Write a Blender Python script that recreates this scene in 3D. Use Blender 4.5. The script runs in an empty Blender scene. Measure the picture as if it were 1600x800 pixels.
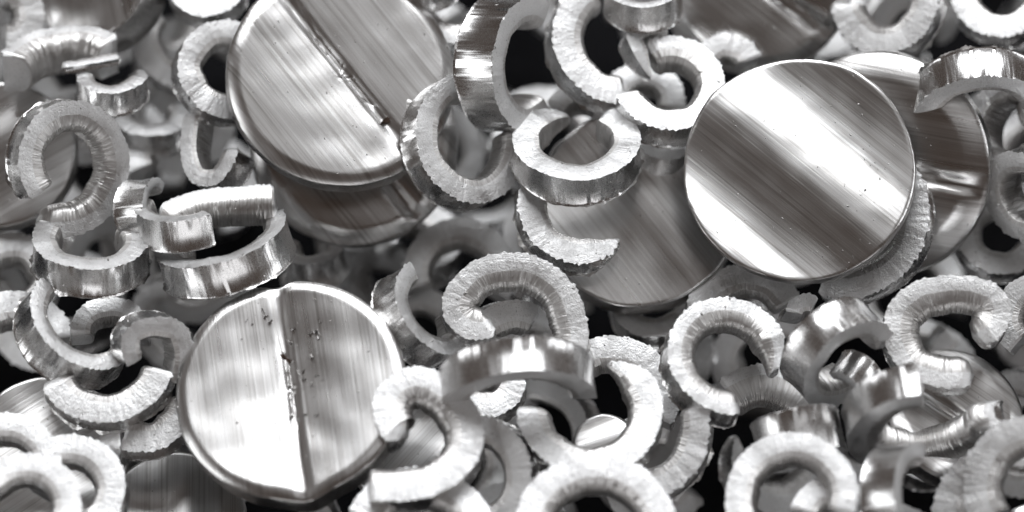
import bpy, bmesh, math, random
from mathutils import Vector, Matrix, noise

# ------------------------------------------------------------------ camera
R_ = math.radians
sc = bpy.context.scene
PX = 5e-5                      # one photograph pixel on the focal plane = 0.05 mm
DIST = 0.30
PITCH = R_(65)
FWD = Vector((0, math.cos(PITCH), -math.sin(PITCH)))
UP = Vector((0, math.sin(PITCH), math.cos(PITCH)))
RIGHT = Vector((1, 0, 0))
CAM = -FWD * DIST
VIEW = Matrix((RIGHT, UP, -FWD)).transposed()      # columns: right, up, towards the viewer

cd = bpy.data.cameras.new('camera')
cam = bpy.data.objects.new('camera', cd)
sc.collection.objects.link(cam)
cam.matrix_world = Matrix.Translation(CAM) @ VIEW.to_4x4()
cd.sensor_width = 36
cd.lens = 36 * DIST / (1600 * PX)
cd.clip_start, cd.clip_end = 0.01, 10
cd.dof.use_dof = True
cd.dof.focus_distance = DIST - 0.0015
cd.dof.aperture_fstop = 13
cd.dof.aperture_blades = 9
sc.camera = cam

# ------------------------------------------------------------------ light
w = bpy.data.worlds.new('World'); sc.world = w; w.use_nodes = True
bg = w.node_tree.nodes['Background']
bg.inputs[0].default_value = (0.135, 0.092, 0.070, 1); bg.inputs[1].default_value = 0.32

def area(name, loc, target, sx, sy, power, col):
    l = bpy.data.lights.new(name, 'AREA'); l.shape = 'RECTANGLE'
    l.size, l.size_y, l.energy, l.color = sx, sy, power, col
    o = bpy.data.objects.new(name, l); sc.collection.objects.link(o)
    o.location = loc
    o.rotation_euler = (Vector(target) - Vector(loc)).to_track_quat('-Z', 'Y').to_euler()
    return o
area('window_light', (0.03, 0.47, 0.53), (0, 0, 0), 0.66, 0.42, 4.8, (0.965, 0.98, 1.0))
area('overhead_softbox', (0.19, -0.04, 0.74), (0, 0, 0), 0.16, 0.46, 0.18, (0.975, 0.985, 1.0))
area('front_softbox', (-0.64, -0.16, 0.27), (0, 0, 0), 0.30, 0.50, 1.1, (0.97, 0.985, 1.0))
area('low_front_fill', (0.12, -0.72, 0.20), (0, 0, 0), 0.80, 0.24, 0.8, (0.985, 0.985, 1.0))  # added fill lamp, no known source: brightens curl walls facing the camera
area('side_softbox', (0.64, 0.06, 0.24), (0, 0, 0), 0.16, 0.46, 0.7, (0.96, 0.98, 1.0))

vs = sc.view_settings
vs.view_transform = 'Standard'; vs.look = 'None'; vs.exposure = 0.05; vs.gamma = 1.0; vs.use_curve_mapping = False
sc.render.engine = 'CYCLES'
sc.cycles.max_bounces = 3
sc.cycles.glossy_bounces = 4
sc.cycles.use_denoising = True
sc.cycles.sample_clamp_indirect = 6

# ------------------------------------------------------------------ materials
class NT:
    def __init__(s, name):
        s.m = bpy.data.materials.new(name); s.m.use_nodes = True
        s.t = s.m.node_tree; s.b = s.t.nodes['Principled BSDF']
    def n(s, kind, **kw):
        x = s.t.nodes.new(kind)
        for k, v in kw.items():
            if k in x.inputs: x.inputs[k].default_value = v
            else: setattr(x, k, v)
        return x
    def l(s, a, b): s.t.links.new(a, b)
    def mapping(s, coord, scale):
        tc = s.n('ShaderNodeTexCoord'); mp = s.n('ShaderNodeMapping')
        oi = s.n('ShaderNodeObjectInfo')
        mul = s.n('ShaderNodeVectorMath', operation='SCALE'); mul.inputs['Scale'].default_value = 1.0
        cx = s.n('ShaderNodeCombineXYZ'); rm = s.n('ShaderNodeMath', operation='MULTIPLY'); rm.inputs[1].default_value = 37.0
        s.l(oi.outputs['Random'], rm.inputs[0])
        for i in range(3): s.l(rm.outputs[0], cx.inputs[i])
        s.l(tc.outputs[coord], mp.inputs['Vector']); mp.inputs['Scale'].default_value = scale
        ad = s.n('ShaderNodeVectorMath', operation='ADD')
        s.l(mp.outputs[0], ad.inputs[0]); s.l(cx.outputs[0], ad.inputs[1])
        return ad.outputs[0]
    def noise(s, vec, scale=1.0, detail=4, rough=0.55):
        x = s.n('ShaderNodeTexNoise'); x.inputs['Scale'].default_value = scale
        x.inputs['Detail'].default_value = detail; x.inputs['Roughness'].default_value = rough
        s.l(vec, x.inputs['Vector']); return x.outputs['Fac']
    def ramp(s, fac, stops):
        x = s.n('ShaderNodeValToRGB'); e = x.color_ramp.elements
        while len(e) < len(stops): e.new(0.5)
        for i, (p, c) in enumerate(stops):
            e[i].position = p; e[i].color = c if len(c) == 4 else (*c, 1)
        s.l(fac, x.inputs[0]); return x.outputs[0]
    def bump(s, h, dist, strength, prev=None):
        x = s.n('ShaderNodeBump'); x.inputs['Distance'].default_value = dist; x.inputs['Strength'].default_value = strength
        s.l(h, x.inputs['Height'])
        if prev is not None: s.l(prev, x.inputs['Normal'])
        return x.outputs[0]
    def maprange(s, fac, a, b, c, d):
        x = s.n('ShaderNodeMapRange'); x.inputs[1].default_value = a; x.inputs[2].default_value = b
        x.inputs[3].default_value = c; x.inputs[4].default_value = d
        s.l(fac, x.inputs[0]); return x.outputs[0]
g = lambda v, wv=0.0: (v * (1 + wv), v, v * (1 - wv), 1)

# UV layer: u = millimetres/PX along the strip, v = across (both in photograph pixels)
def mat_wall():          # burnished outer band of a curl
    k = NT('burnished_band'); b = k.b
    b.inputs['Metallic'].default_value = 1
    uv = k.mapping('UV', (0.055, 0.004, 1))
    n1 = k.noise(uv, 1, 3, 0.6)
    uv2 = k.mapping('UV', (0.5, 0.012, 1)); n2 = k.noise(uv2, 1, 3)
    ob = k.mapping('Object', (9000,) * 3); n3 = k.noise(ob, 1, 4, 0.7)
    k.l(k.ramp(n1, [(0.3, g(0.76, 0.006)), (0.7, g(0.86, 0.0))]), b.inputs['Base Color'])
    k.l(k.maprange(n3, 0.3, 0.75, 0.23, 0.33), b.inputs['Roughness'])
    nb = k.bump(n1, 1.3e-4, 0.5); nb = k.bump(n2, 6e-6, 0.5, nb); nb = k.bump(n3, 2e-6, 0.3, nb)
    k.l(nb, b.inputs['Normal'])
    return k.m
def mat_matte():         # torn, sandy flank
    k = NT('torn_flank'); b = k.b
    b.inputs['Metallic'].default_value = 1
    o1 = k.noise(k.mapping('Object', (2600,) * 3), 1, 5, 0.62)
    o2 = k.noise(k.mapping('Object', (7500,) * 3), 1, 3, 0.6)
    uv = k.noise(k.mapping('UV', (0.09, 0.03, 1)), 1, 4, 0.6)
    base = k.ramp(o2, [(0.27, g(0.45, 0.01)), (0.38, g(0.78, 0.0)), (0.8, g(0.88, -0.004))])
    k.l(base, b.inputs['Base Color'])
    o4 = k.noise(k.mapping('Object', (700,) * 3), 1, 5, 0.65)
    k.l(k.maprange(o4, 0.35, 0.68, 0.62, 0.36), b.inputs['Roughness'])
    tr = k.noise(k.mapping('UV', (0.22, 0.05, 1)), 1, 3, 0.6)
    nb = k.bump(o1, 1.0e-4, 0.45); nb = k.bump(uv, 1.5e-4, 0.3, nb); nb = k.bump(tr, 3.5e-5, 0.5, nb); nb = k.bump(o2, 4.5e-5, 0.65, nb)
    k.l(nb, b.inputs['Normal'])
    return k.m
def mat_inner():         # ribbed inside of the curl
    k = NT('ribbed_inside'); b = k.b
    b.inputs['Metallic'].default_value = 1
    n1 = k.noise(k.mapping('UV', (0.26, 0.012, 1)), 1, 3, 0.6)
    n2 = k.noise(k.mapping('UV', (0.75, 0.03, 1)), 1, 2)
    n3 = k.noise(k.mapping('Object', (9000,) * 3), 1, 3)
    k.l(k.ramp(n1, [(0.3, g(0.55, 0.025)), (0.65, g(0.76, 0.01))]), b.inputs['Base Color'])
    k.l(k.maprange(n3, 0.3, 0.7, 0.32, 0.48), b.inputs['Roughness'])
    nb = k.bump(n1, 8e-5, 0.7); nb = k.bump(n2, 2.5e-5, 0.5, nb); nb = k.bump(n3, 8e-6, 0.3, nb)
    k.l(nb, b.inputs['Normal'])
    return k.m
def mat_disc():          # drawn lines along the disc's crease
    k = NT('drawn_face'); b = k.b
    b.inputs['Metallic'].default_value = 1
    n1 = k.noise(k.mapping('UV', (0.16, 0.0016, 1)), 1, 3, 0.7)
    n2 = k.noise(k.mapping('UV', (0.7, 0.004, 1)), 1, 2, 0.6)
    n3 = k.noise(k.mapping('Object', (9000,) * 3), 1, 3, 0.6)
    n4 = k.noise(k.mapping('UV', (0.05, 0.003, 1)), 1, 2, 0.6)
    col = k.ramp(n1, [(0.28, g(0.42, 0.03)), (0.46, g(0.68, 0.012)), (0.72, g(0.84, 0.0))])
    mx = k.n('ShaderNodeMix', data_type='RGBA', blend_type='MULTIPLY'); mx.inputs[0].default_value = 1
    k.l(col, mx.inputs[6]); k.l(k.ramp(n3, [(0.20, g(0.30, 0.05)), (0.27, g(1))]), mx.inputs[7])
    k.l(mx.outputs[2], b.inputs['Base Color'])
    k.l(k.maprange(n4, 0.3, 0.7, 0.27, 0.33), b.inputs['Roughness'])
    nb = k.bump(n1, 2.0e-5, 0.6); nb = k.bump(n2, 1.5e-5, 0.6, nb); nb = k.bump(n3, 4e-6, 0.25, nb)
    k.l(nb, b.inputs['Normal'])
    return k.m
def mat_plain(name, col, rough, metal=1.0, bumps=6e-5):
    k = NT(name); b = k.b
    b.inputs['Metallic'].default_value = metal
    n = k.noise(k.mapping('Object', (4000,) * 3), 1, 5, 0.65)
    k.l(k.ramp(n, [(0.3, tuple(c * 0.6 for c in col)), (0.7, col)]), b.inputs['Base Color'])
    b.inputs['Roughness'].default_value = rough
    k.l(k.bump(n, bumps, 0.6), b.inputs['Normal'])
    return k.m
WALL, MATTE, INNER, DISC = mat_wall(), mat_matte(), mat_inner(), mat_disc()
EDGE = mat_plain('disc_edge', (0.62, 0.61, 0.60), 0.30, 1, 5e-5)
BROWN = mat_plain('dark_torn_flake', (0.10, 0.065, 0.05), 0.45, 0.6)
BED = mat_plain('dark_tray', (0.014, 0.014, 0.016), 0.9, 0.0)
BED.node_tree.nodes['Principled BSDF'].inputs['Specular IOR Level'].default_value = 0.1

# ------------------------------------------------------------------ helpers
def at(px, py, h):
    """point of the pile at height h (pixels) that lies on this line of sight, and its size factor"""
    d = FWD * DIST + RIGHT * ((px - 800) * PX) + UP * ((400 - py) * PX)
    t = (h * PX - CAM.z) / d.z
    return CAM + d * t, t

def lean(tilt, az):
    """rotation that leans a part's axis from the viewer by tilt towards image direction az"""
    ax = Vector((-math.sin(R_(az)), math.cos(R_(az)), 0))
    return VIEW.to_4x4() @ Matrix.Rotation(R_(tilt), 4, ax)

def link(name, verts, faces, mats, fmat, uvs=None, angle=38, parent=None):
    me = bpy.data.meshes.new(name)
    me.from_pydata(verts, [], faces)
    for m in mats: me.materials.append(m)
    me.polygons.foreach_set('material_index', fmat)
    if uvs:
        ul = me.uv_layers.new(name='UVMap')
        for li, lp in enumerate(me.loops): ul.data[li].uv = uvs[lp.vertex_index]
    me.polygons.foreach_set('use_smooth', [True] * len(faces))
    me.set_sharp_from_angle(angle=R_(angle))
    me.validate(); me.update()
    o = bpy.data.objects.new(name, me); sc.collection.objects.link(o)
    if parent: o.parent = parent
    return o

def tag(o, label, cat, group=None):
    o['label'] = label; o['category'] = cat
    if group: o['group'] = group
    return o

def n1(x, seed, f=1.0):
    return noise.noise(Vector((x * f, seed * 7.31, seed * 1.7)))

SEED = [0]; BURR = [[]]
def curl_mesh(Rr, wd, t, a0, arc, sp=1.0, hx=0.0, e0='r', e1='r', path=None, ser=1.0, flat=0.64, ov=1.0, ex=0.62):
    """strip of metal bent into a curl, axis +Z, sizes in photograph pixels; returns verts, faces, mats, uvs"""
    SEED[0] += 1; sd = SEED[0]; rnd = random.Random(sd * 91)
    pts = []                                     # outer edge point, outward normal, z, travelled length
    if path:
        P = [Vector(p) for p in path]
        P = [P[0] * 2 - P[1]] + P + [P[-1] * 2 - P[-2]]
        fine = []
        for i in range(1, len(P) - 2):
            for q in range(14):
                s = q / 14
                fine.append(0.5 * ((2 * P[i]) + (P[i + 1] - P[i - 1]) * s + (2 * P[i - 1] - 5 * P[i] + 4 * P[i + 1] - P[i + 2]) * s * s
                                   + (-P[i - 1] + 3 * P[i] - 3 * P[i + 1] + P[i + 2]) * s ** 3))
        fine.append(P[-2])
        L = [0.0]
        for a, b in zip(fine, fine[1:]): L.append(L[-1] + (b - a).length)
        n = max(24, int(L[-1] / 3.2)); j = 0
        for i in range(n + 1):
            d = L[-1] * i / n
            while j < len(L) - 2 and L[j + 1] < d: j += 1
            f = (d - L[j]) / max(1e-6, L[j + 1] - L[j])
            p = fine[j].lerp(fine[j + 1], f)
            a, b = fine[max(0, j - 2)], fine[min(len(fine) - 1, j + 3)]
            tg = (b - a); tg.z = 0; tg.normalize()
            pts.append((p, Vector((tg.y, -tg.x, 0)), d))
        total = L[-1]
    else:
        n = max(24, int(abs(R_(arc)) * Rr / 3.2)); total = 0; prev = None
        for i in range(n + 1):
            s = i / n; th = R_(a0 + arc * s)
            rr = Rr * (1 + (sp - 1) * s) * (1 + 0.025 * n1(s * 5, sd))
            p = Vector((rr * math.cos(th), rr * math.sin(th) * ov, hx * (s - 0.5)))
            if prev is not None: total += (p - prev).length
            prev = p
            pts.append((p, Vector((math.cos(th), math.sin(th), 0)), total))
    nP = len(pts); BURR[0] = []
    verts, faces, fm, uvs = [], [], [], []
    # cross-section, (radial offset from outer edge, z): walked outer top -> outer bottom -> inside -> top
    def ends(d):
        a = b = 1.0; k = 1.0
        for mode, x in ((e0, d), (e1, total - d)):
            if mode == 'r': q = min(1, x / (wd * 0.42)); f = math.sqrt(max(0.0, 1 - (1 - q) ** 2)); a *= 0.30 + 0.70 * f; b *= 0.42 + 0.58 * f
            elif mode == 'p': q = min(1, x / (wd * 1.5)); f = q ** 0.7; a *= 0.10 + 0.90 * f; b *= 0.28 + 0.72 * f
            elif mode == 'b': q = min(1, x / (wd * 0.10)); a *= 0.90 + 0.10 * q; b *= 0.90 + 0.10 * q
        return a, b
    tooth = 0; tv = 0; tl = 5.0; bv = 0
    for i, (p, N, d) in enumerate(pts):
        sw, st = ends(d)
        W = wd * sw * (1 + 0.07 * n1(d * 0.022, sd + 3)); T = t * st * (1 + 0.08 * n1(d * 0.02, sd + 9))
        if d - tooth > tl: tooth = d; tl = rnd.uniform(5, 12); tv = rnd.uniform(0.2, 1.0)
        fr = (d - tooth) / tl
        te = ser * tv * 3.6 * (1 - fr) - ser * 1.0 + ser * 1.8 * n1(d * 0.12, sd + 1)
        be = 1.6 + 2.2 * max(0, n1(d * 0.09, sd + 5)) + rnd.uniform(-0.5, 0.5)
        zj = rnd.uniform(-0.7, 0.7) * ser
        h = T / 2; fl = W * flat
        fs = 2.2 * n1(d * 0.05, sd + 13)
        prof = [(te, h + zj, 0), (-0.2, h - 3.0, 0), (-0.9, 0, 0), (0.0, -h + 3.5, 0), (be, -h + 0.8, 0), (be * 0.3, -h - 0.6, 1), (-fl * 0.5, -h - 0.5 + fs * 0.4, 1),
                (-fl, -h + 0.5, 2)]
        rib = (1 if i % 2 else -1) * rnd.uniform(0.25, 1.1) * sw + 0.8 * n1(d * 0.08, sd + 21)
        for q in range(1, 8):
            an = math.pi * q / 8
            prof.append((-fl - ((W - fl) + rib) * math.sin(an) ** ex, -(h + rib * 0.3) * math.cos(an), 2))
        prof += [(-fl, h - 0.4, 1), (-fl * 0.5, h + 0.8 + fs * 0.5, 1)]
        # shrink about the middle of the section so that ends close up evenly
        c = -wd * 0.45 * (1 - sw)
        lip = max(0.0, n1(d * 0.06, sd + 31) + 0.15) * (5.5 + rnd.uniform(-2.5, 2.5)) * min(sw, st)
        BURR[0].append((p + N * (c - 1.0) + Vector((0, 0, -h + 3.0)), p + N * (c + be + 0.6 + lip) + Vector((0, 0, -h - 0.4 - lip * rnd.uniform(-0.1, 0.5))), p + N * (c - 2.0) + Vector((0, 0, -h - 1.1))))
        vv = 0; last = None
        for (r, z, m) in prof:
            q = p + N * (r + c) + Vector((0, 0, z))
            verts.append(q)
            if last is not None: vv += math.hypot(r - last[0], z - last[1])
            last = (r, z); uvs.append((d, vv + sd * 13))
    K = len(prof)
    for i in range(nP - 1):
        for j in range(K):
            j2 = (j + 1) % K
            faces.append((i * K + j, i * K + j2, (i + 1) * K + j2, (i + 1) * K + j)); fm.append(prof[j][2])
    for base in (0, (nP - 1) * K):                # broken ends: a slightly domed, uneven cap
        c = sum((verts[base + j] for j in range(K)), Vector()) / K
        tdir = (pts[0][0] - pts[1][0]) if base == 0 else (pts[-1][0] - pts[-2][0])
        tdir = tdir.normalized() if tdir.length else Vector((0, 0, 1))
        verts.append(c + tdir * t * 0.07); uvs.append((0, 0)); ci = len(verts) - 1
        for j in range(K):
            faces.append((base + j, base + (j + 1) % K, ci)); fm.append(1)
    return verts, faces, fm, uvs

def fix_normals(o):
    bm = bmesh.new(); bm.from_mesh(o.data); bmesh.ops.recalc_face_normals(bm, faces=bm.faces[:]); bm.to_mesh(o.data); bm.free()
    o.data.set_sharp_from_angle(angle=R_(38))

GC = 'bent aluminium curls heaped in the pile'
def C(label, px, py, h, Rr, wd=48, t=46, tilt=15, az=90, a0=0, arc=270, group=None, name='metal_curl', cat='metal curl', **kw):
    loc, f = at(px, py, h)
    burr = kw.pop('burr', 0)
    if 'path' in kw:
        # path points are given in photograph pixels about (px, py), y down
        kw['path'] = [(p[0] - px, py - p[1], (p[2] if len(p) > 2 else 0)) for p in kw['path']]
    v, fc, fm, uv = curl_mesh(Rr, wd, t, a0, arc, **kw)
    s = PX * f
    o = link(name, [q * s for q in v], fc, [WALL, MATTE, INNER], fm, uv)
    fix_normals(o)
    o.matrix_world = Matrix.Translation(loc) @ lean(tilt, az)
    if burr:                                     # torn lip along one edge of the band
        q = BURR[0]; bv = [x * s for tri in q for x in tri]; bf = []
        for i in range(len(q) - 1):
            for j in range(3): bf.append((i * 3 + j, i * 3 + (j + 1) % 3, i * 3 + 3 + (j + 1) % 3, i * 3 + 3 + j))
        bo = link('burr', bv, bf, [EDGE], [0] * len(bf), angle=25, parent=o); fix_normals(bo)
    return tag(o, label, cat, group or GC)

def D(label, px, py, h, Rr, t=42, tilt=15, az=90, ang=-50, style='bean', H=22, strip=0, fold=0.10, off=0.0, soft=22, ov=1.0, curve=0.0008, kv=0.00022, notch=0.0, name='metal_disc', slopes=((-0.16, 0.35, 0.2), (0.10, -0.1, 0.25), (-0.10, -0.75, 0.2), (0.1, 0.9, 0.2))):
    """stamped disc: two pillow halves either side of a crease that runs along image direction ang"""
    SEED[0] += 1; sd = SEED[0]
    loc, f = at(px, py, h); s = PX * f
    NA, NR = 120, 44
    verts, faces, fm, uvs = [], [], [], []
    ca, sa = math.cos(R_(ang)), math.sin(R_(ang))
    def top(x, y, rr):
        v = x * ca + y * sa; u = -x * sa + y * ca - off * Rr      # v along the crease, u across
        dc = Rr * rr                                              # distance in from the rim
        if style == 'bean':
            du = abs(u - (strip / 2 if u > 0 else -strip / 2)) if abs(u) > strip / 2 else 0
            if strip and abs(u) <= strip / 2: du = 0
            dcr = max(0.0, dc - 4)
            a, b = min(1, dcr / soft), min(1, du / 10.0)
            d2 = 1 - min(1.0, math.hypot(1 - a, 1 - b))
            z = H * 0.5 * (0.55 * d2 + 0.45 * (1 - (1 - d2) ** 2)) + 3 * min(1, dc / 4)
            z += fold * abs(u) - curve * max(0, abs(u) - 45) ** 2 - kv * v * v
            if strip and abs(u) < strip / 2: z += 2.0 * math.cos(u / strip * math.pi)
        else:
            q = u / Rr
            z = Rr * sum(m * wv * 0.8862 * math.erf((q - c) / wv) for m, c, wv in slopes) - 0.00018 * v * v
            a = min(1, dc / 5); z -= 1.8 * (1 - a) ** 2
        return z + 1.4 * noise.noise(Vector((x * 0.02, y * 0.02, sd * 3.3))), u, v
    rads = [1 - (1 - k / NR) ** 1.25 for k in range(1, NR + 1)]
    z, u, v = top(0, 0, 1); verts.append(Vector((0, 0, z))); uvs.append((u, v + sd * 997))
    def out(i):
        da = (2 * math.pi * i / NA - R_(ang) + math.pi) % (2 * math.pi) - math.pi
        nt = notch * (math.exp(-(da / 0.16) ** 2) - 1.1 * math.exp(-((abs(da) - math.pi) / 0.10) ** 2))
        return Rr * (1 + nt + 0.009 * noise.noise(Vector((math.cos(6.2832 * i / NA) * 3.5, math.sin(6.2832 * i / NA) * 3.5, sd))))
    for k, r in enumerate(rads):
        for i in range(NA):
            a = 2 * math.pi * i / NA; ro = out(i); x, y = ro * r * math.cos(a), ro * r * math.sin(a) * ov
            z, u, v = top(x, y, 1 - r); verts.append(Vector((x, y, z))); uvs.append((u, v + sd * 997))
    ring = lambda k, i: 1 + k * NA + i % NA
    for i in range(NA): faces.append((0, ring(0, i), ring(0, i + 1))); fm.append(0)
    for k in range(NR - 1):
        for i in range(NA): faces.append((ring(k, i), ring(k + 1, i), ring(k + 1, i + 1), ring(k, i + 1))); fm.append(0)
    base = len(verts); kk = 0
    for dz, dr, in ((-2.5, 0.6), (-t * 0.5, 1.6), (-t * 0.92, 0.8), (-t, -5)):
        for i in range(NA):
            a = 2 * math.pi * i / NA; tv = verts[ring(NR - 1, i)]; ro = out(i) + dr + 1.2 * noise.noise(Vector((i * 0.35, dz, sd)))
            fz = fold * abs(-math.cos(a) * sa + math.sin(a) * ca) * Rr if style == 'bean' else tv.z
            zz = tv.z + dz if kk == 0 else (fz + dz)
            verts.append(Vector((ro * math.cos(a), ro * math.sin(a) * ov, zz))); uvs.append((i / NA * 6.28 * Rr * 0.3 + 50, dz * 1.0))
        kk += 1
    bring = lambda k, i: base + k * NA + i % NA
    for i in range(NA): faces.append((ring(NR - 1, i), bring(0, i), bring(0, i + 1), ring(NR - 1, i + 1))); fm.append(1)
    for k in range(3):
        for i in range(NA): faces.append((bring(k, i), bring(k + 1, i), bring(k + 1, i + 1), bring(k, i + 1))); fm.append(1)
    verts.append(Vector((0, 0, -t * 0.9))); uvs.append((0, 0)); ci = len(verts) - 1
    for i in range(NA): faces.append((bring(3, i), ci, bring(3, i + 1))); fm.append(0)
    o = link(name, [q * s for q in verts], faces, [DISC, EDGE], fm, uvs, angle=50)
    o.matrix_world = Matrix.Translation(loc) @ lean(tilt, az)
    o['_s'] = s
    return tag(o, label, 'metal disc', 'stamped aluminium discs lying among the curls')

def flake(disc, x, y, z, L, wd, rot, name='torn_flake', mat=None, label=None):
    """small torn sliver standing on a disc's face (its own mesh, child of the disc)"""
    s = disc['_s']; rnd = random.Random(int(x * 7 + y)); n = 9
    v, fc = [], []
    cr, sr = math.cos(R_(rot)), math.sin(R_(rot))
    for i in range(n):
        q = i / (n - 1); hw = wd * math.sin(math.pi * min(0.97, q + 0.03)) * rnd.uniform(0.55, 1.1); zz = z + rnd.uniform(0.5, 5)
        a = (q - 0.5) * L; b = 3 * math.sin(q * 5)
        for sgn, zq in ((-1, zz), (1, zz + rnd.uniform(0, 4)), (1, z - 8), (-1, z - 8)):
            X, Y = a, b + sgn * hw * 0.5
            v.append(Vector((x + X * cr - Y * sr, y + X * sr + Y * cr, zq)) * s)
    for i in range(n - 1):
        for j in range(4): fc.append((i * 4 + j, i * 4 + (j + 1) % 4, i * 4 + 4 + (j + 1) % 4, i * 4 + 4 + j))
    fc += [(3, 2, 1, 0), tuple(4 * (n - 1) + j for j in range(4))]
    o = link(name, v, fc, [mat or BROWN], [0] * len(fc), parent=disc)
    if label: o['label'] = label
    return o

# ------------------------------------------------------------------ the bed under the pile
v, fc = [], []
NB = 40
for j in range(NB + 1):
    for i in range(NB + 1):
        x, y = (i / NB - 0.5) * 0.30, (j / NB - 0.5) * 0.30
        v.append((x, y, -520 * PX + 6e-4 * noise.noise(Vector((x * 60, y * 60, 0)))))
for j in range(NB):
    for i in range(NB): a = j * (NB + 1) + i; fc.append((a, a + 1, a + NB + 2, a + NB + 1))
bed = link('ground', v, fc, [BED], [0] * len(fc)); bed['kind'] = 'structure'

# ------------------------------------------------------------------ discs
d1 = D('large creased disc whose one half is dark brown, above a second darker disc', 532, 122, 62, 178, t=40, tilt=17, az=60, ang=-52, H=12, strip=5, fold=0.12, off=0.05, soft=15, kv=-0.0001)
flake(d1, 78, -70, 6, 40, 9, 24, label='dark brown torn sliver on the crease')
flake(d1, -2, -6, 5, 22, 8, -40, name='burr', mat=EDGE)
flake(d1, 32, -44, 5, 14, 6, -50, name='burr', mat=EDGE)
d2 = D('large bright heart shaped disc with a vertical crease between two white lobes', 456, 612, 25, 182, t=40, tilt=24, az=106, ang=-80, H=9, soft=13, strip=4, fold=0.12, curve=0.00050, kv=-0.00026, notch=0.04)
flake(d2, -12, 52, 4, 34, 7, -20, label='dark torn sliver beside the crease')
flake(d2, 4, 38, 4, 30, 10, -50, name='burr', mat=EDGE)
cr = random.Random(3)
for dd, cx_, cy_, sx_, sy_, zz, nn in ((d2, 45, 105, 45, 40, 14, 16), (d2, -50, 120, 30, 20, 14, 6), (d2, 30, -20, 60, 90, 9, 10), (d1, 90, 40, 60, 70, 2, 14), (d1, 95, -85, 18, 18, 2, 8)):
    for _ in range(nn):
        flake(dd, cx_ + cr.gauss(0, sx_ * 0.6), cy_ + cr.gauss(0, sy_ * 0.6), zz + cr.uniform(-2, 1), cr.uniform(3, 7), cr.uniform(2, 4), cr.uniform(0, 180), name='metal_crumb', mat=EDGE)
d3 = D('large round disc with broad diagonal brushed bands, lying uppermost, face whole', 1248, 262, 95, 180, t=36, tilt=11, az=128, ang=-40, style='wave', slopes=((-0.42, 0.28, 0.27), (0.16, -0.22, 0.2), (-0.42, -0.80, 0.2), (0.10, 0.90, 0.12)))
D('creased disc with wide pale rim, mostly hidden under the banded round disc', 1368, 262, -10, 178, t=40, tilt=17, az=207, ang=-10, H=20, strip=12, fold=-0.06, soft=34)
D('brushed disc under the flat open ring, beside the banded round disc', 995, 322, -45, 160, t=60, tilt=13, az=95, ang=-52, style='wave', H=20)
D('dark shaded disc tucked under the large brown and silver creased disc', 553, 222, -45, 162, t=36, tilt=5, az=70, ang=-50, H=18, strip=6, fold=0.04)
D('disc with slanting brushed streaks, between two ragged curls behind the banded round disc', 1180, -35, 5, 152, t=36, tilt=6, az=-150, ang=-38, H=20, strip=16)
D('thick rimmed disc standing steeply above the small shiny curl with a thin strip', 142, -28, 15, 100, t=66, tilt=34, az=152, ang=-70, style='wave', H=14)
D('disc lying under the large spiral curl with striped inside, only its edge showing', 0, 240, -50, 116, t=40, tilt=12, az=100, ang=30, style='wave', H=14)
D('scratched disc under the bowed matte bar and pale bent ends', 70, 700, -95, 122, t=36, tilt=24, az=95, ang=35, style='wave', H=12)
D('dark brushed disc below the heart shaped disc and the pale stub', 272, 808, -130, 112, t=36, tilt=26, az=90, ang=-88, style='wave', H=10)
D('brushed disc between the heart shaped disc and the large hooked curl', 640, 700, -90, 96, t=30, tilt=24, az=90, ang=50, style='wave', H=10)
D('small creased disc under the large pale hook curl and the wide blurred ring', 1492, 652, -60, 112, t=40, tilt=28, az=60, ang=-35, H=14, strip=10)
D('small pale disc seen through the thick matte ring with a pointed tip', 945, 690, -110, 48, t=24, tilt=24, az=90, ang=20, style='wave', H=5)
D('small grainy disc seen through the flat open ring', 905, 245, -75, 46, t=24, tilt=40, az=90, ang=20, style='wave', H=4)

# ------------------------------------------------------------------ curls, working down the heap
C('large spiral curl with striped inside and rounded tip, above the wide pale-topped ring', 100, 258, 45, 88, wd=50, t=62, tilt=24, az=-4, a0=215, arc=-325, sp=1.22, hx=-70, e0='b', e1='r', ov=1.06, flat=0.45, burr=1)
C('thick short arch with ribbed underside and broken square end', 108, 128, 45, 108, wd=50, t=70, tilt=54, az=88, a0=168, arc=-120, e0='b', e1='b', flat=0.35)
C('small mirror bright curl below the steep thick rimmed disc', 176, 130, 30, 57, wd=30, t=44, tilt=52, az=85, a0=170, arc=215, hx=14, e0='b', e1='p', burr=1)
C('thin flat sliver resting on the small mirror bright curl', 150, 100, 45, 40, wd=18, t=12, tilt=50, az=80, a0=0, arc=90, path=[(100, 122), (130, 112), (165, 98), (190, 88)], ser=0.3)
C('grainy open curl leaning against the rim of the large brown and silver disc', 352, 114, 25, 80, wd=44, t=44, tilt=22, az=40, a0=60, arc=245, e0='b', e1='b')
C('S shaped hook with smooth trough, hanging beside the rim of the large creased disc', 340, 230, -5, 60, wd=32, t=56, tilt=30, az=140, path=[(290, 180), (290, 240), (305, 285), (330, 303), (365, 300), (388, 265), (390, 240)], e0='b', e1='r')
C('shaded ragged curl behind the grainy open curl', 292, 62, -100, 86, wd=46, t=40, tilt=15, az=60, a0=140, arc=140, e0='b', e1='b')
C('narrow ring standing on edge with gleaming side, next to the short ribbed bar', 226, 332, 0, 52, wd=22, t=50, tilt=66, az=5, a0=60, arc=250, e0='b', e1='b')
C('curl with mirror bright front, lying over the short ribbed bar', 295, 338, 25, 76, wd=30, t=54, tilt=66, az=97, a0=-50, arc=-150, sp=1.1, e0='b', e1='b')
C('short ribbed bar ending in a broken face, behind the mirror fronted curl', 345, 338, 22, 70, wd=44, t=62, tilt=48, az=92, path=[(428, 300), (385, 302), (330, 306), (280, 322), (245, 350)], e0='b', e1='r', flat=0.2, ex=0.8)
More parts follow.
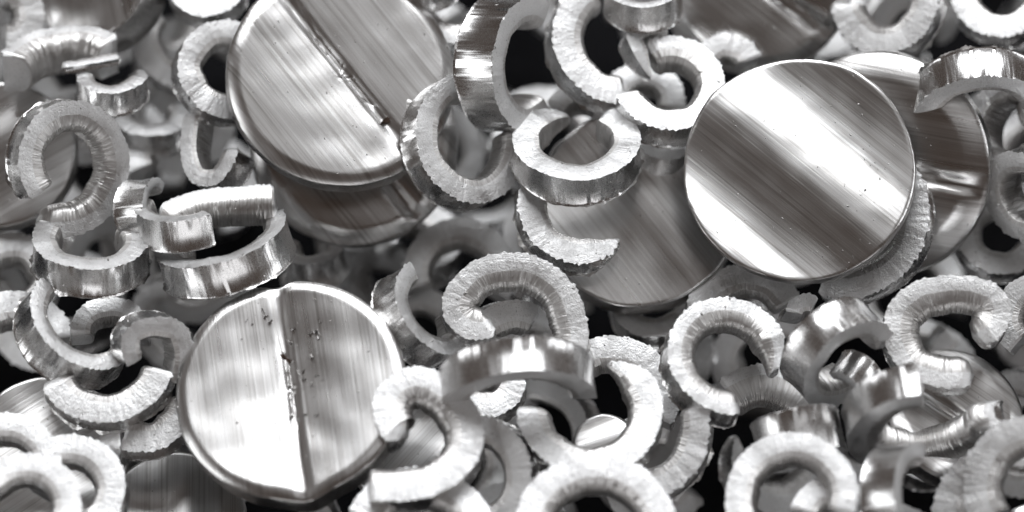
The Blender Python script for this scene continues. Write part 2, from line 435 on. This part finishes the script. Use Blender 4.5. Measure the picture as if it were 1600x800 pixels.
C('wide ring on its side with brown tinted wall, touching the heart shaped disc', 352, 392, 0, 106, wd=38, t=56, tilt=66, az=106, a0=150, arc=245, e0='b', e1='b', burr=1)
C('wide pale-topped ring with smooth wall, below the large spiral curl', 147, 392, 12, 98, wd=42, t=52, tilt=57, az=86, a0=150, arc=262, sp=0.86, e0='b', e1='r', burr=1)
C('curl with long polished wall sloping under the wide pale-topped ring', 122, 512, -5, 94, wd=34, t=62, tilt=46, az=48, a0=135, arc=200, e0='b', e1='b', burr=1)
C('small ribbed arch nested inside the curl with long polished wall', 172, 528, -45, 62, wd=38, t=44, tilt=25, az=80, a0=185, arc=-190, e0='b', e1='b')
C('twisted S curl with bright flat nose, touching the heart shaped disc', 235, 540, 25, 58, wd=36, t=54, tilt=24, az=-20, path=[(192, 572), (180, 545), (184, 515), (205, 496), (240, 490), (280, 503), (297, 545), (292, 600)][::-1], e0='b', e1='r')
C('bowed matte bar with rounded ends under the twisted S curl', 165, 560, 8, 110, wd=52, t=48, tilt=18, az=85, a0=205, arc=140, e0='r', e1='b', burr=1)
C('pale stub with flat end, beside the lower edge of the heart shaped disc', 222, 625, -40, 92, wd=52, t=46, tilt=20, az=90, a0=-110, arc=110, e0='b', e1='b')
C('blurred matte ring at the end of the heap, behind another pale ring', 5, 738, 10, 92, wd=46, t=44, tilt=26, az=88, a0=185, arc=-215, e0='b', e1='b')
C('blurred pale ring with dark round hole, overlapping two matte curls', 38, 800, 40, 92, wd=48, t=44, tilt=28, az=92, a0=-60, arc=300, e0='b', e1='r')
C('blurred pale arch beside the pale ring with dark round hole', 108, 772, 5, 92, wd=50, t=44, tilt=26, az=95, a0=125, arc=-175, e0='r', e1='b')
C('leaning ring with polished dark wall between the heart shaped disc and the ragged C', 660, 492, 5, 80, wd=34, t=52, tilt=54, az=33, a0=110, arc=265, e0='b', e1='b', burr=1)
C('large ragged C curl with coiled inner tip, above the mirror topped band', 806, 500, 15, 112, wd=56, t=50, tilt=12, az=85, path=[(880, 600), (908, 570), (918, 520), (898, 452), (852, 410), (800, 397), (742, 410), (702, 446), (691, 482), (699, 510), (724, 532), (762, 534), (782, 518)], e0='b', e1='r', flat=0.5, burr=1)
C('mirror topped band lying on edge across the thick matte ring', 808, 604, 48, 122, wd=46, t=58, tilt=64, az=-84, a0=182, arc=-184, e0='b', e1='b', ser=0.4)
C('thick matte ring with a pointed tip, below the mirror topped band', 922, 648, 20, 112, wd=54, t=46, tilt=26, az=92, a0=72, arc=-258, e0='p', e1='r', sp=1.02, flat=0.62)
C('large hooked curl with bulbous end overlapping the heart shaped disc', 664, 690, 48, 96, wd=60, t=56, tilt=24, az=88, path=[(625, 705), (596, 690), (582, 640), (600, 598), (650, 574), (705, 595), (748, 650), (752, 715), (720, 765), (660, 795), (580, 800)][::-1], e0='b', e1='r', flat=0.55)
C('matte arc with bright ragged edge, between the hooked curl and the thick matte ring', 742, 748, 5, 98, wd=48, t=46, tilt=18, az=150, a0=100, arc=-160, e0='b', e1='b', ser=1.6, burr=1)
C('blurred flat matte curl under the large hooked curl', 655, 848, 30, 120, wd=58, t=46, tilt=30, az=85, a0=160, arc=-150, e0='b', e1='b')
C('blurred broad ring with ribbed inside, below the thick matte ring', 930, 838, 45, 128, wd=58, t=46, tilt=24, az=88, a0=215, arc=-250, e0='b', e1='b')
C('upright matte arc with ragged outside and narrow tip beside the thick matte ring', 998, 672, -5, 114, wd=50, t=44, tilt=14, az=120, a0=24, arc=-115, e0='r', e1='b', ser=1.5, burr=1)
C('shaded matte arch behind the thick matte ring', 958, 628, -75, 102, wd=56, t=42, tilt=18, az=90, a0=125, arc=-150, e0='b', e1='b', ser=1.3)
C('question mark curl with deeply ribbed inside and pointed hook', 1135, 562, 18, 92, wd=48, t=52, tilt=26, az=70, a0=-22, arc=302, sp=1.10, e0='p', e1='r', hx=-10, flat=0.45, burr=1)
C('dark ribbed bar behind the question mark curl', 1195, 690, -95, 118, wd=62, t=56, tilt=24, az=70, a0=130, arc=-105, e0='b', e1='b', flat=0.3)
C('curl with glaring white wall under the dark ribbed bar', 1246, 688, 0, 72, wd=30, t=70, tilt=72, az=-78, a0=178, arc=-176, e0='b', e1='b')
C('upright ring with broad polished top wall, a small bright end through its hole', 1308, 552, 32, 86, wd=38, t=62, tilt=52, az=-48, a0=300, arc=-285, e0='b', e1='b')
C('small bright curl end poking through the upright polished ring', 1328, 596, 15, 40, wd=18, t=56, tilt=52, az=-130, a0=120, arc=-170, e0='b', e1='b')
C('small broken stub beside the upright polished ring', 1258, 502, -25, 38, wd=34, t=40, tilt=30, az=60, a0=60, arc=110, e0='b', e1='b')
C('large pale hook curl with bright ribbed inside and shiny bent nose', 1480, 528, 28, 96, wd=56, t=52, tilt=14, az=100, path=[(1518, 612), (1460, 612), (1405, 585), (1380, 530), (1392, 475), (1440, 440), (1510, 434), (1560, 452), (1578, 490), (1562, 530), (1535, 548)][::-1], e0='r', e1='r', flat=0.45)
C('wide blurred ring with glaring nose, below the large pale hook curl', 1446, 652, 42, 128, wd=62, t=56, tilt=58, az=-84, a0=102, arc=262, e0='b', e1='r', ser=0.5, flat=0.5)
C('blurred white ring with ribbed inside, beside the ring standing on edge', 1238, 782, 50, 104, wd=48, t=50, tilt=25, az=112, a0=255, arc=-280, e0='b', e1='r', ser=0.7)
C('blurred stubby curl inside the blurred white ring', 1300, 815, 30, 66, wd=50, t=44, tilt=24, az=100, a0=170, arc=-150, e0='b', e1='b')
C('blurred ring standing on edge with white glinting wall, below the wide blurred ring', 1412, 778, 60, 84, wd=34, t=58, tilt=56, az=8, a0=70, arc=230, e0='b', e1='b', ser=0.5)
C('blurred white ragged slab beside the ring standing on edge', 1560, 800, 15, 100, wd=58, t=44, tilt=20, az=150, a0=95, arc=130, e0='b', e1='b', ser=1.6)
C('blurred matte curl at the corner of the heap, over the ragged slab', 1618, 760, 55, 110, wd=58, t=48, tilt=24, az=150, a0=70, arc=150, e0='b', e1='b')
C('ragged matte curl end beside the large pale hook curl', 1625, 500, -20, 70, wd=46, t=44, tilt=20, az=150, a0=80, arc=150, e0='b', e1='b')

C('ring with finely toothed edge and inward curled end, touching the large creased disc', 726, 220, 30, 96, wd=44, t=56, tilt=28, az=22, a0=88, arc=285, ov=1.08, e0='b', e1='r', ser=1.3, burr=1)
C('upright ring with tall mirror wall, leaning over the ring with toothed edge', 800, 100, 62, 106, wd=46, t=72, tilt=56, az=-4, a0=62, arc=250, e0='b', e1='b')
C('pale grainy C curl above the flat open ring, touching another grainy C', 958, 68, 30, 102, wd=52, t=46, tilt=22, az=55, a0=112, arc=165, e0='b', e1='b', ov=1.05, burr=1)
C('pale grainy C curl with deep ribbed inside, beside the banded round disc', 1046, 140, 38, 90, wd=46, t=56, tilt=27, az=85, a0=195, arc=285, sp=0.9, e0='b', e1='r', flat=0.5, burr=1)
C('shiny flared lip above the two pale grainy C curls', 1005, -5, 75, 62, wd=22, t=50, tilt=50, az=92, a0=175, arc=190, e0='b', e1='b', ser=0.3)
C('small twisted sliver curling down between the two pale grainy C curls', 1005, 80, 45, 40, wd=30, t=40, tilt=30, az=60, path=[(1040, 30), (1000, 36), (974, 60), (980, 90), (990, 115), (1000, 135)], e0='b', e1='p', ser=0.4)
C('flat open ring with smooth wall and pointed inner end, over the brushed disc', 900, 236, 42, 99, wd=46, t=50, tilt=48, az=90, a0=98, arc=318, sp=1.02, e0='p', e1='b', ser=0.7, flat=0.75, burr=1)
C('ragged matte arc lying on the brushed disc below the flat open ring', 905, 328, -2, 98, wd=46, t=44, tilt=22, az=80, a0=155, arc=165, e0='b', e1='p', ser=1.4, flat=0.72, burr=1)
C('rounded dark curl behind the flat open ring', 905, 190, -50, 55, wd=34, t=46, tilt=35, az=100, a0=160, arc=-210, e0='r', e1='r')
C('shaded ragged curl seen through the ribbed grainy C curl', 1005, 165, -70, 66, wd=44, t=40, tilt=25, az=100, a0=160, arc=-180, e0='b', e1='b', ser=1.4)
C('dark ribbed knob between the ribbed grainy C curl and the brushed disc', 1035, 235, -35, 42, wd=36, t=50, tilt=40, az=80, a0=180, arc=190, e0='r', e1='r')
C('small ragged chip wedged behind the banded round disc', 1135, 110, -15, 56, wd=44, t=36, tilt=20, az=60, a0=150, arc=-130, e0='b', e1='b', ser=1.5)
C('ragged matte arc tucked under the banded round disc', 1330, 345, -22, 128, wd=52, t=44, tilt=20, az=140, a0=-112, arc=150, e0='b', e1='b', ser=1.5)
C('shaded matte arch below the brushed disc and the banded round disc', 1165, 515, -110, 100, wd=50, t=42, tilt=15, az=90, a0=160, arc=-130, e0='b', e1='b')
C('arched ring with shiny top wall next to the disc with wide pale rim', 1530, 165, 30, 108, wd=44, t=56, tilt=54, az=-88, a0=172, arc=-190, e0='b', e1='b', ser=1.3, burr=1)
C('matte cupped curl with ragged edge beside the disc with slanting streaks', 1388, 8, 18, 84, wd=50, t=44, tilt=22, az=150, a0=180, arc=185, e0='b', e1='b', ser=1.4, burr=1)
C('pale curl at the top corner of the heap behind the arched ring', 1568, -5, 0, 78, wd=44, t=44, tilt=24, az=120, a0=120, arc=250, e0='b', e1='r')
C('ring with polished flaring wall at the rim of the heap below the arched ring', 1590, 200, 5, 78, wd=36, t=64, tilt=44, az=160, a0=60, arc=250, e0='b', e1='b')
C('ring with brown tinted wall below the polished flaring one', 1612, 300, 5, 72, wd=36, t=60, tilt=50, az=-160, a0=60, arc=260, e0='b', e1='b')
C('dark round ring in shade under the brown tinted ring', 1562, 370, -130, 70, wd=40, t=44, tilt=20, az=90, a0=40, arc=300, e0='b', e1='b')
C('shiny curl behind the upright ring with tall mirror wall', 705, 15, 10, 70, wd=42, t=50, tilt=26, az=60, a0=150, arc=190, e0='b', e1='b', flat=0.4)
C('curved lip of a curl above the large creased disc', 665, -30, 60, 56, wd=26, t=36, tilt=45, az=95, a0=180, arc=180, e0='b', e1='b')
C('shaded grainy curl behind the grainy open curl and the large creased disc', 325, -20, 10, 62, wd=50, t=40, tilt=25, az=90, a0=170, arc=200, e0='b', e1='b')
C('ragged matte curl end beside the thick short arch', 5, 25, 20, 60, wd=46, t=44, tilt=22, az=20, a0=-90, arc=180, e0='b', e1='b', ser=1.5)
C('dark wide ring in the hollow below the toothed ring', 718, 432, -200, 88, wd=46, t=46, tilt=18, az=80, a0=200, arc=-230, e0='b', e1='b')
C('dark brown walled ring in the hollow beside the heart shaped disc', 492, 405, -170, 48, wd=28, t=56, tilt=52, az=95, a0=150, arc=250, e0='b', e1='b')
C('dark curl in the hollow beside the question mark curl', 1020, 480, -170, 66, wd=40, t=44, tilt=30, az=95, a0=170, arc=200, e0='b', e1='p')
C('shaded curl under the small mirror bright curl', 235, 190, -130, 66, wd=38, t=46, tilt=50, az=85, a0=160, arc=230, e0='b', e1='b')
C('shaded wedge end between the large spiral curl and the S shaped hook', 255, 262, -130, 60, wd=46, t=44, tilt=40, az=80, a0=70, arc=140, e0='p', e1='b')
C('matte tongue seen through the large ragged C curl', 800, 560, -60, 90, wd=52, t=42, tilt=18, az=20, a0=60, arc=110, e0='b', e1='b')
C('ribbed curl hidden under the mirror topped band', 760, 600, -40, 62, wd=46, t=46, tilt=20, az=90, a0=170, arc=190, e0='b', e1='b')
C('dark grey curl in shade under the wide pale-topped ring', 20, 440, -130, 72, wd=46, t=46, tilt=25, az=70, a0=-60, arc=220, e0='b', e1='b')
C('bluish dark slab of a curl under the long polished wall', 25, 545, -110, 90, wd=56, t=44, tilt=30, az=70, a0=10, arc=120, e0='b', e1='b')

# ------------------------------------------------------------------ the heap goes on around the part in view
rnd = random.Random(5)
ring_ = [(x, y) for x in range(-250, 1900, 170) for y in (-120, 930)] + [(x, y) for x in (-120, 1720) for y in range(20, 860, 160)]
for x, y in ring_:
    C('aluminium curl on the outskirts of the heap, past the blurred rings', x + rnd.uniform(-30, 30), y + rnd.uniform(-20, 20), rnd.uniform(-50, 10), rnd.uniform(75, 100), wd=rnd.uniform(40, 52), t=rnd.uniform(42, 54),
      tilt=rnd.uniform(5, 50), az=rnd.uniform(0, 360), a0=rnd.uniform(0, 360), arc=rnd.uniform(220, 290), e0=rnd.choice('br'), e1='b', group='curls on the outskirts of the heap')

# ------------------------------------------------------------------ the lower layers that show through the gaps
rnd = random.Random(11)
k = 0
for layer, (h0, stepx, stepy) in enumerate(((-290, 185, 165), (-410, 210, 200))):
    y = -120
    while y < 950:
        x = -110 + rnd.uniform(0, 60)
        while x < 1730:
            px, py, h = x + rnd.uniform(-45, 45), y + rnd.uniform(-40, 40), h0 + rnd.uniform(-25, 25)
            C(['aluminium curl half buried in the shade under the top of the heap', 'dim aluminium curl at the bottom of the dark gaps'][layer], px, py, h, rnd.uniform(66, 100), wd=rnd.uniform(36, 52), t=rnd.uniform(40, 52),
              tilt=rnd.uniform(5, 55), az=rnd.uniform(0, 360), a0=rnd.uniform(0, 360), arc=rnd.uniform(190, 285),
              sp=rnd.uniform(0.9, 1.12), e0=rnd.choice('brp'), e1='b', group=['half buried curls of the lower layer', 'curls at the bottom of the heap'][layer])
            k += 1
            x += stepx
        y += stepy

# ------------------------------------------------------------------ filings dusted over everything
bpy.context.view_layer.update()
dg = bpy.context.evaluated_depsgraph_get()
rnd = random.Random(77); v, fc = [], []
for _ in range(1500):
    px, py = rnd.uniform(-60, 1660), rnd.uniform(-60, 860)
    p, _f = at(px, py, 0)
    hit, loc, nor, _i, ob, _m = sc.ray_cast(dg, Vector((p.x, p.y, 0.03)), Vector((0, 0, -1)))
    if not hit or nor.z < 0.25: continue
    r1 = rnd.uniform(1.0, 2.6) * PX * (1.6 if rnd.random() < 0.06 else 1); b0 = len(v)
    a = rnd.uniform(0, 6.28); el = rnd.uniform(1, 2.4)
    tx = nor.orthogonal().normalized(); ty = nor.cross(tx)
    e1, e2 = tx * math.cos(a) + ty * math.sin(a), ty * math.cos(a) - tx * math.sin(a)
    for i in range(4):
        q = math.pi / 2 * i + rnd.uniform(-0.4, 0.4)
        v.append(loc + (e1 * math.cos(q) * el + e2 * math.sin(q)) * r1 * 0.7 - nor * r1 * 0.2)
    v.append(loc + nor * r1 * rnd.uniform(0.4, 0.9) + e1 * r1 * rnd.uniform(-0.5, 0.5))
    fc += [(b0, b0 + 1, b0 + 4), (b0 + 1, b0 + 2, b0 + 4), (b0 + 2, b0 + 3, b0 + 4), (b0 + 3, b0, b0 + 4)]
o = link('metal_filings', v, fc, [EDGE], [0] * len(fc), angle=10)
tag(o, 'tiny bright metal filings dusted over the discs and curls', 'filings'); o['kind'] = 'stuff'
